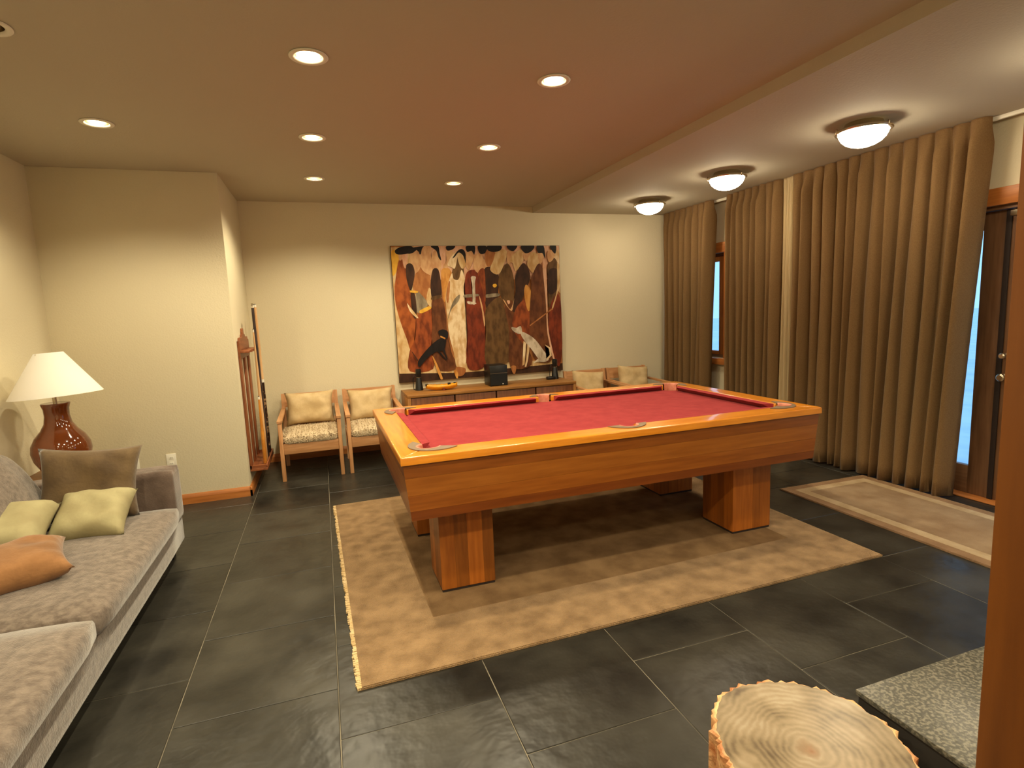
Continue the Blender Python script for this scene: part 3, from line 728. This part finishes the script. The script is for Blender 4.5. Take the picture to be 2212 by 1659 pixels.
box('canvas', -pw/2, pw/2, -.035, -.002, 0, ph_, M('canvas_edge', (92, 70, 46), (70, 50, 32), rough=.9), PT, .002)
def paint(name, c1, c2=None):
    return M('paint_'+name, c1, c2 or tuple(int(v*.72) for v in c1), rough=.6, scale=9, stretch=(2.0, 2.0, .9), bump=.15, bscale=30, detail=8, contrast=(.40, .62), spec=.25)
P_ = dict(cream=paint('cream', (214, 186, 138), (190, 150, 96)), skin=paint('skin', (212, 170, 124), (190, 140, 96)), pink=paint('pink', (222, 178, 148), (206, 154, 118)),
          orange=paint('orange', (166, 88, 38), (122, 58, 22)), rust=paint('rust', (150, 74, 34), (104, 46, 20)), brown=paint('brown', (110, 64, 34), (80, 42, 20)),
          dark=paint('dark', (66, 40, 26), (48, 28, 18)), black=paint('black', (28, 22, 22), (20, 16, 16)), olive=paint('olive', (106, 76, 42), (76, 52, 26)),
          white=paint('white', (228, 206, 168), (196, 158, 108)), dogw=paint('dog_white', (206, 192, 172), (160, 142, 120)), yellow=paint('yellow', (226, 176, 64), (206, 150, 40)),
          ochre=paint('ochre', (206, 148, 74), (176, 112, 44)), tan=paint('tan', (176, 116, 66), (150, 92, 48)), brick=paint('brick', (126, 52, 26), (90, 34, 16)), gray=paint('gray', (150, 136, 112), (110, 96, 76)))
lay = [0]
def smooth(pts, k=4):
    out = []; n = len(pts)
    for i in range(n):
        p0, p1, p2, p3 = (np.array(pts[(i+d) % n], float) for d in (-1, 0, 1, 2))
        for s in range(k):
            t = s/k; out.append(tuple(.5*((2*p1)+(-p0+p2)*t+(2*p0-5*p1+4*p2-p3)*t*t+(-p0+3*p1-3*p2+p3)*t**3)))
    return out
def fig(name, shapes, label=None):
    """shapes: (paint, polygon in photo detail coordinates, smooth?)"""
    o = None
    bm = bmesh.new(); mats = []
    for sh_ in shapes:
        pn, pts = sh_[0], sh_[1]; sm = len(sh_) < 3
        if pn not in mats: mats.append(pn)
        y = -.0352-.00022*lay[0]; lay[0] += 1
        q = [pz(*p) for p in (smooth(pts) if sm else pts)]
        vs = [bm.verts.new((-pw/2+u*pw, y, v*ph_)) for u, v in q]
        try: f = bm.faces.new(vs); f.material_index = mats.index(pn)
        except ValueError: pass
    bmesh.ops.triangulate(bm, faces=bm.faces[:])
    for f in bm.faces:
        f.normal_update()
        if f.normal.y > 0: f.normal_flip()
    me = bpy.data.meshes.new(name); bm.to_mesh(me); bm.free()
    for pn in mats: me.materials.append(P_[pn])
    o = bpy.data.objects.new(name, me); COL.objects.link(o); o.parent = PT
    return o
fig('painted_ground', [('tan', [(90, 137), (1600, 128), (1630, 1240), (185, 1355)], 0), ('cream', [(95, 150), (330, 140), (320, 1240), (180, 1262)], 0),
    ('pink', [(300, 138), (1598, 130), (1600, 430), (300, 440)], 0), ('cream', [(182, 1200), (1560, 1150), (1600, 1210), (184, 1290)], 0),
    ('dark', [(184, 1272), (760, 1262), (1240, 1215), (1628, 1178), (1632, 1242), (185, 1356)], 0), ('yellow', [(100, 185), (170, 200), (175, 290), (130, 400), (105, 370)]), ('white', [(1500, 180), (1600, 170), (1612, 560), (1560, 500)], 0)])
F = 'painted_figure'
fig(F, [('orange', [(170, 260), (225, 300), (262, 500), (300, 660), (330, 800), (330, 960), (282, 1060), (250, 980), (190, 820), (150, 680), (132, 560), (140, 440)]),
        ('skin', [(165, 190), (205, 185), (200, 250), (172, 265)]), ('pink', [(200, 195), (240, 180), (245, 290), (225, 340), (205, 290)]), ('black', [(135, 175), (190, 145), (275, 140), (300, 165), (270, 200), (180, 215), (140, 205)])])
fig(F, [('tan', [(350, 330), (420, 360), (452, 420), (440, 560), (420, 620), (310, 560), (300, 440)]), ('rust', [(330, 780), (460, 680), (470, 900), (460, 1060), (480, 1230), (275, 1250), (270, 1080), (320, 960)]),
        ('skin', [(275, 190), (330, 160), (362, 200), (360, 330), (310, 380), (272, 290)]), ('black', [(240, 165), (385, 140), (380, 175), (355, 215), (335, 170), (290, 200), (245, 205)]),
        ('dark', [(240, 300), (285, 300), (310, 370), (300, 460), (275, 540), (240, 440), (232, 350)]), ('gray', [(325, 545), (360, 560), (430, 660), (350, 735), (318, 680)]), ('yellow', [(360, 712), (455, 670), (452, 700), (370, 738)]),
        ('dark', [(275, 545), (310, 560), (330, 700), (320, 790), (290, 720)]), ('yellow', [(272, 535), (335, 540), (335, 556), (275, 552)]), ('white', [(245, 650), (262, 670), (340, 768), (330, 778), (270, 720)]), ('cream', [(440, 510), (462, 560), (462, 680), (420, 640), (420, 570)])])
fig(F, [('skin', [(380, 150), (450, 150), (455, 230), (475, 330), (460, 400), (375, 350), (362, 260)]), ('skin', [(465, 200), (520, 180), (545, 290), (530, 360), (470, 330)]), ('black', [(450, 142), (515, 138), (530, 200), (545, 265), (520, 240), (500, 180)]),
        ('dark', [(470, 350), (520, 350), (545, 480), (545, 600), (470, 620), (452, 480)]), ('brown', [(465, 620), (550, 600), (590, 760), (600, 900), (640, 1080), (690, 1225), (520, 1235), (470, 1060), (470, 800)]), ('olive', [(465, 590), (545, 575), (545, 600), (465, 620)])])
fig(F, [('ochre', [(545, 360), (600, 330), (640, 380), (640, 460), (600, 580), (575, 640), (555, 520)]), ('skin', [(585, 190), (630, 160), (660, 240), (600, 330), (560, 320), (590, 260)]), ('black', [(588, 140), (665, 136), (650, 165), (600, 178)])])
fig(F, [('olive', [(690, 230), (740, 320), (740, 430), (640, 440), (650, 330)]), ('white', [(640, 380), (655, 430), (700, 435), (725, 350), (755, 430), (745, 520), (765, 700), (775, 900), (775, 1010), (760, 1230), (690, 1220), (660, 1080), (620, 930), (600, 760), (585, 600), (605, 480)]),
        ('white', [(650, 210), (690, 200), (670, 330), (640, 330), (600, 300)]), ('cream', [(690, 190), (740, 200), (765, 300), (730, 340), (695, 270)]), ('black', [(645, 245), (690, 180), (730, 165), (760, 200), (765, 295), (740, 225), (700, 195), (665, 235)]),
        ('gray', [(712, 570), (700, 630), (640, 700), (605, 800), (630, 690), (665, 610)]), ('tan', [(605, 480), (625, 460), (610, 640), (590, 600)]), ('tan', [(680, 1215), (765, 1225), (750, 1280), (700, 1290)]), ('ochre', [(680, 1280), (700, 1270), (695, 1312), (680, 1300)])])
fig(F, [('brick', [(775, 370), (850, 350), (900, 400), (935, 560), (935, 760), (940, 980), (940, 1200), (800, 1235), (770, 1100), (780, 900), (765, 650), (755, 480)]), ('skin', [(770, 170), (835, 180), (830, 260), (790, 350), (765, 300)]), ('black', [(765, 140), (842, 136), (838, 215), (815, 180), (775, 190)]),
        ('skin', [(840, 220), (900, 200), (930, 260), (1010, 270), (960, 330), (880, 380), (835, 330)]), ('black', [(870, 138), (945, 138), (940, 195), (890, 205)]), ('gray', [(755, 572), (870, 565), (870, 585), (755, 598)]), ('dogw', [(808, 415), (852, 412), (845, 470), (850, 640), (825, 645), (822, 490)]),
        ('dogw', [(778, 630), (850, 642), (850, 655), (790, 655)]), ('skin', [(880, 580), (905, 640), (935, 800), (930, 850), (905, 700)])])
fig(F, [('dark', [(925, 350), (1000, 330), (1055, 400), (1050, 540), (1050, 700), (960, 720), (930, 560)]), ('olive', [(945, 700), (1060, 590), (1110, 700), (1150, 900), (1160, 1150), (950, 1190), (945, 900)]), ('tan', [(945, 180), (1020, 190), (1030, 270), (960, 320), (935, 260)]),
        ('cream', [(1040, 170), (1130, 180), (1110, 280), (1055, 390), (980, 350), (1010, 260)]), ('black', [(955, 136), (1075, 134), (1070, 175), (1010, 190), (960, 175)]), ('gray', [(945, 570), (1055, 560), (1055, 585), (945, 598)]), ('yellow', [(1005, 480), (1030, 475), (1040, 492), (1022, 508), (1005, 498)]), ('rust', [(870, 380), (925, 340), (940, 520), (935, 640), (905, 500)])])
fig(F, [('olive', [(1130, 290), (1180, 380), (1195, 520), (1180, 650), (1110, 660), (1058, 520), (1060, 400)]), ('brown', [(1110, 660), (1190, 640), (1230, 860), (1300, 1000), (1350, 1190), (1160, 1210), (1150, 900)]), ('skin', [(1130, 190), (1180, 180), (1200, 230), (1150, 300), (1130, 270)]),
        ('black', [(1130, 134), (1220, 132), (1190, 180), (1150, 170)]), ('cream', [(1195, 200), (1260, 170), (1280, 250), (1210, 360), (1180, 290), (1150, 270)]), ('skin', [(1095, 620), (1110, 625), (1160, 700), (1200, 590), (1190, 660), (1165, 715)]), ('pink', [(1130, 625), (1152, 622), (1155, 645), (1142, 655)])])
fig(F, [('dark', [(1270, 290), (1320, 340), (1335, 430), (1290, 540), (1240, 680), (1180, 720), (1205, 540), (1205, 400)]), ('rust', [(1250, 640), (1330, 600), (1340, 800), (1330, 950), (1270, 1000), (1180, 860), (1200, 720)]), ('skin', [(1280, 190), (1340, 160), (1340, 230), (1300, 270), (1270, 230)]),
        ('black', [(1255, 134), (1370, 132), (1350, 180), (1290, 200)]), ('ochre', [(1300, 480), (1350, 560), (1335, 700), (1310, 700), (1282, 560)]), ('cream', [(1340, 200), (1395, 200), (1420, 280), (1370, 380), (1310, 300)])])
fig(F, [('brown', [(1415, 290), (1470, 400), (1485, 560), (1490, 800), (1540, 1060), (1500, 1170), (1360, 1120), (1330, 800), (1345, 500), (1350, 410)]), ('skin', [(1400, 180), (1450, 170), (1450, 260), (1420, 290)]), ('black', [(1395, 134), (1455, 132), (1470, 250), (1445, 200), (1405, 195)]),
        ('pink', [(1445, 290), (1475, 300), (1490, 640), (1500, 900), (1570, 1190), (1555, 1200), (1490, 920), (1475, 640)])])
fig(F, [('olive', [(1540, 240), (1580, 290), (1585, 420), (1560, 600), (1500, 680), (1500, 440), (1490, 320)]), ('dark', [(1500, 360), (1580, 350), (1578, 520), (1500, 560)]), ('brick', [(1580, 560), (1615, 700), (1622, 1000), (1600, 1190), (1560, 1160), (1500, 880), (1510, 680)]), ('skin', [(1495, 180), (1550, 180), (1545, 245), (1510, 280), (1490, 250)]),
        ('black', [(1510, 134), (1565, 132), (1562, 200), (1540, 190)]), ('cream', [(1575, 290), (1592, 330), (1590, 500), (1540, 690), (1530, 680), (1575, 520)]), ('tan', [(1530, 690), (1540, 697), (1335, 850), (1330, 842)], 0)])
fig('painted_dog', [('black', [(345, 1200), (350, 1150), (420, 1060), (480, 1000), (540, 960), (590, 970), (570, 1060), (500, 1080), (430, 1130), (380, 1190), (360, 1210)]), ('black', [(520, 900), (560, 880), (605, 900), (600, 960), (545, 945)]), ('black', [(510, 1070), (530, 1070), (600, 1150), (590, 1155)], 0), ('black', [(555, 1060), (575, 1050), (605, 1140), (597, 1145)], 0), ('dark', [(285, 1075), (295, 1080), (345, 1150), (338, 1160)], 0), ('ochre', [(540, 935), (585, 955), (582, 968), (538, 948)], 0)])
fig('painted_dog', [('dogw', [(1250, 900), (1310, 920), (1380, 970), (1450, 1060), (1500, 1130), (1480, 1160), (1420, 1150), (1350, 1060), (1270, 960)]), ('dogw', [(1170, 860), (1215, 865), (1250, 850), (1262, 905), (1230, 918), (1180, 890)]), ('white', [(1275, 980), (1300, 1000), (1285, 1190), (1265, 1200)], 0), ('white', [(1310, 1010), (1330, 1030), (1315, 1150), (1300, 1210), (1285, 1210), (1298, 1150)], 0),
                    ('dogw', [(1360, 1180), (1420, 1130), (1500, 1135), (1470, 1165), (1400, 1165)]), ('white', [(1485, 1150), (1525, 1110), (1515, 1040), (1465, 1012), (1468, 1022), (1500, 1050), (1508, 1105), (1478, 1138)], 0)])
fig('painted_foot', [('ochre', [(470, 1120), (500, 1160), (560, 1300), (555, 1320), (535, 1300)])])
fig('painted_foot', [('ochre', [(660, 1240), (690, 1250), (698, 1300), (685, 1315)])])
fig('painted_foot', [('tan', [(1165, 1205), (1210, 1205), (1200, 1270), (1180, 1262)])])

# ------------------------------------------------------------------ cue rack on the side of the projecting wall
CR = thing('cue_rack', 'brown wooden cue rack with finial top hung on the projecting wall', 'cue rack', (AX, 5.60, 0))
bm = bmesh.new(); hw = .325
bm_prism(bm, [(-hw, 1.18), (hw, 1.18), (hw, 1.335), (hw-.06, 1.335), (hw-.07, 1.36), (.10, 1.365), (.09, 1.385), (.04, 1.39), (.03, 1.43), (.012, 1.44), (-.012, 1.44), (-.03, 1.43), (-.04, 1.39), (-.09, 1.385), (-.10, 1.365), (-hw+.07, 1.36), (-hw+.06, 1.335), (-hw, 1.335)], .002, .02, 'yz')
obj('top_board', bm, m_rack['y'], CR)
for y in (-hw+.045, 0, hw-.045): box('back_stile', .002, .018, y-.045, y+.045, .2, 1.18, m_rack['z'], CR, .002)
shf = box('cue_shelf', .02, .092, -hw, hw, 1.232, 1.252, m_rack['y'], CR, .003)
box('bottom_tray', .002, .145, -hw, hw, .185, .21, m_rack['y'], CR, .003)
box('tray_lip', .131, .145, -hw, hw, .21, .235, m_rack['y'], CR, .003)
for s in (-1, 1): box('tray_end', .004, .131, s*(hw-.007)-.007, s*(hw-.007)+.007, .2105, .235, m_rack['x'], CR)
for k in range(6): box('cue_clip', .0925, .112, -hw+.03+k*.125, -hw+.042+k*.125, 1.236, 1.25, m_rack['x'], CR)
m_maple = M('cue_maple', (226, 186, 138), (206, 160, 110), rough=.35, scale=6, stretch=(8, 8, .5))
m_cued = M('cue_dark', (70, 58, 56), (46, 36, 34), rough=.3, scale=10)
m_cueb = M('cue_inlay', (44, 26, 18), (150, 120, 90), rough=.3, scale=26, contrast=(.52, .62))
m_cueo = M('cue_orange', (206, 140, 58), (180, 112, 36), rough=.35, scale=8)
def cue(y, length, shaft, butt, label, ring=True, tipw=.006):
    """cue standing in the tray, leaning against the shelf clips"""
    b = Vector((AX+.114, y, .212)); ang = -.002
    r = thing('billiard_cue', label, 'cue', b, 0, 'cues in the rack'); r.rotation_euler = (0, ang*.6, 0)
    L1 = length*.48
    bm = bmesh.new(); bm_lathe(bm, [(.014, .001), (.0165, .005), (.0165, L1*.6), (.0145, L1)], 14); obj('butt', bm, butt, r, 'auto')
    if ring:
        bm = bmesh.new(); bm_lathe(bm, [(.015, L1), (.015, L1+.03)], 14); obj('joint_ring', bm, m_white, r, 'auto')
    bm = bmesh.new(); bm_lathe(bm, [(.014, L1+(.03 if ring else 0)), (tipw, length-.03)], 14); obj('shaft', bm, shaft, r, 'auto')
    bm = bmesh.new(); bm_lathe(bm, [(tipw, length-.03), (tipw, length-.006)], 12); obj('ferrule', bm, m_white, r, 'auto')
    bm = bmesh.new(); bm_lathe(bm, [(tipw, length-.006), (tipw*.7, length)], 12); obj('tip', bm, m_black, r, 'auto')
    return r
cue(5.87, 1.45, m_maple, m_cueb, 'maple cue with white joint ring and dark inlaid butt', tipw=.012)
br = cue(5.66, 1.44, m_cued, m_cued, 'dark grey bridge stick with a small cross head', False, .012)
bm = bmesh.new(); bm_box(bm, -.005, .005, -.06, .04, 1.425, 1.437)
for y in (-.055, -.02, .01, .035): bm_box(bm, -.004, .004, y-.005, y+.005, 1.437, 1.452)
obj('bridge_head', bm, m_steel, br)
cue(5.42, .62, m_cueo, m_cueo, 'short orange cue butt standing in the rack tray', False, .008)
cue(5.53, 1.22, m_maple, m_maple, 'plain pale cue in the middle of the rack', False)

# ------------------------------------------------------------------ stone bench and petrified wood stump
HB = thing('stone_bench', 'low bench with a speckled granite slab top beside the post', 'bench', (1.343, 1.069, 0))
box('slab', 0, 1.2, -1.5, 0, .384, .40, m_granite, HB, .002)
box('base', .006, 1.194, -1.494, -.006, 0, .384, m_hbase, HB)
SX, SY, SZ = 1.03, .925, .42
def stump_r(a):
    pts = [(-2.97, .212), (-2.53, .225), (-2.07, .235), (-1.5, .24), (-1.0, .235), (-.62, .228), (-.31, .235), (.0, .25), (.36, .262), (.8, .268), (1.07, .268), (1.35, .262), (1.62, .262), (1.86, .256), (2.09, .238), (2.6, .215), (2.97, .212)]
    a = math.atan2(math.sin(a), math.cos(a))
    xs = [p[0] for p in pts]; ys = [p[1] for p in pts]
    return float(np.interp(a, xs, ys))
m_rings = bpy.data.materials.new('petrified_rings'); m_rings.use_nodes = True
nt = m_rings.node_tree; N = nt.nodes; L = nt.links; p = N['Principled BSDF']; p.inputs['Roughness'].default_value = .28
tc = N.new('ShaderNodeTexCoord'); ns = N.new('ShaderNodeTexNoise'); ns.inputs['Scale'].default_value = 5; ns.inputs['Detail'].default_value = 6
L.new(tc.outputs['Object'], ns.inputs['Vector'])
ln = N.new('ShaderNodeVectorMath'); ln.operation = 'LENGTH'; flat = N.new('ShaderNodeMapping'); flat.inputs['Scale'].default_value = (1, 1, 0)
L.new(tc.outputs['Object'], flat.inputs['Vector']); L.new(flat.outputs[0], ln.inputs[0])
ad = N.new('ShaderNodeMath'); ad.operation = 'MULTIPLY_ADD'; ad.inputs[1].default_value = .14; L.new(ns.outputs['Fac'], ad.inputs[0]); L.new(ln.outputs['Value'], ad.inputs[2])
sc_ = N.new('ShaderNodeMath'); sc_.operation = 'MULTIPLY'; sc_.inputs[1].default_value = 330; L.new(ad.outputs[0], sc_.inputs[0])
sn_ = N.new('ShaderNodeMath'); sn_.operation = 'SINE'; L.new(sc_.outputs[0], sn_.inputs[0])
n3 = N.new('ShaderNodeTexNoise'); n3.inputs['Scale'].default_value = 9; n3.inputs['Detail'].default_value = 8; L.new(tc.outputs['Object'], n3.inputs['Vector'])
m2 = N.new('ShaderNodeMath'); m2.operation = 'MULTIPLY_ADD'; m2.inputs[1].default_value = .05; L.new(sn_.outputs[0], m2.inputs[0]); L.new(n3.outputs['Fac'], m2.inputs[2])
rp = N.new('ShaderNodeValToRGB'); L.new(m2.outputs[0], rp.inputs[0]); e = rp.color_ramp.elements
e[0].position = .25; e[0].color = lin((72, 58, 42))+(1,); e[1].position = .75; e[1].color = lin((152, 140, 120))+(1,)
x_ = e.new(.45); x_.color = lin((118, 103, 80))+(1,); x_ = e.new(.58); x_.color = lin((134, 118, 95))+(1,)
core = N.new('ShaderNodeMapRange'); core.inputs[1].default_value = .075; core.inputs[2].default_value = .10; L.new(ad.outputs[0], core.inputs[0])
mxc = N.new('ShaderNodeMix'); mxc.data_type = 'RGBA'; mxc.inputs[6].default_value = lin((118, 82, 50))+(1,); L.new(core.outputs[0], mxc.inputs[0]); L.new(rp.outputs[0], mxc.inputs[7])
L.new(mxc.outputs[2], p.inputs['Base Color'])
ST_ = thing('petrified_wood_stump', 'pale petrified wood stump table with rough bark edge beside the stone bench', 'stump table', (SX, SY, 0))
rnd = random.Random(12); n = 150
jit = [rnd.uniform(-.004, .004)+.004*math.sin(k*.9)+.003*math.sin(k*2.3) for k in range(n)]
bm = bmesh.new(); rows = []
for f, z in ((.955, SZ), (.35, SZ+.0015)):
    rows.append([bm.verts.new((f*(stump_r(2*PI*k/n)+jit[k]*.4)*math.cos(2*PI*k/n), f*(stump_r(2*PI*k/n)+jit[k]*.4)*math.sin(2*PI*k/n), z)) for k in range(n)])
for k in range(n): bm.faces.new((rows[0][k], rows[0][(k+1) % n], rows[1][(k+1) % n], rows[1][k]))
bm.faces.new(rows[1])
obj('polished_top', bm, m_rings, ST_, True)
bm = bmesh.new(); rows = []
for f, z, j in ((.955, SZ, .4), (.975, SZ-.0015, 1), (1.0, SZ-.007, 1.3), (1.0, SZ-.03, 1.2), (.985, SZ*.7, 1.6), (.99, SZ*.35, 1.5), (1.01, .0, 1.2)):
    rows.append([bm.verts.new(((f*stump_r(2*PI*k/n)+jit[k]*j)*math.cos(2*PI*k/n), (f*stump_r(2*PI*k/n)+jit[k]*j)*math.sin(2*PI*k/n), z)) for k in range(n)])
for a, b in zip(rows, rows[1:]):
    for k in range(n): bm.faces.new((a[k], b[k], b[(k+1) % n], a[(k+1) % n]))
bm.faces.new(rows[-1])
obj('bark', bm, m_bark, ST_, False)
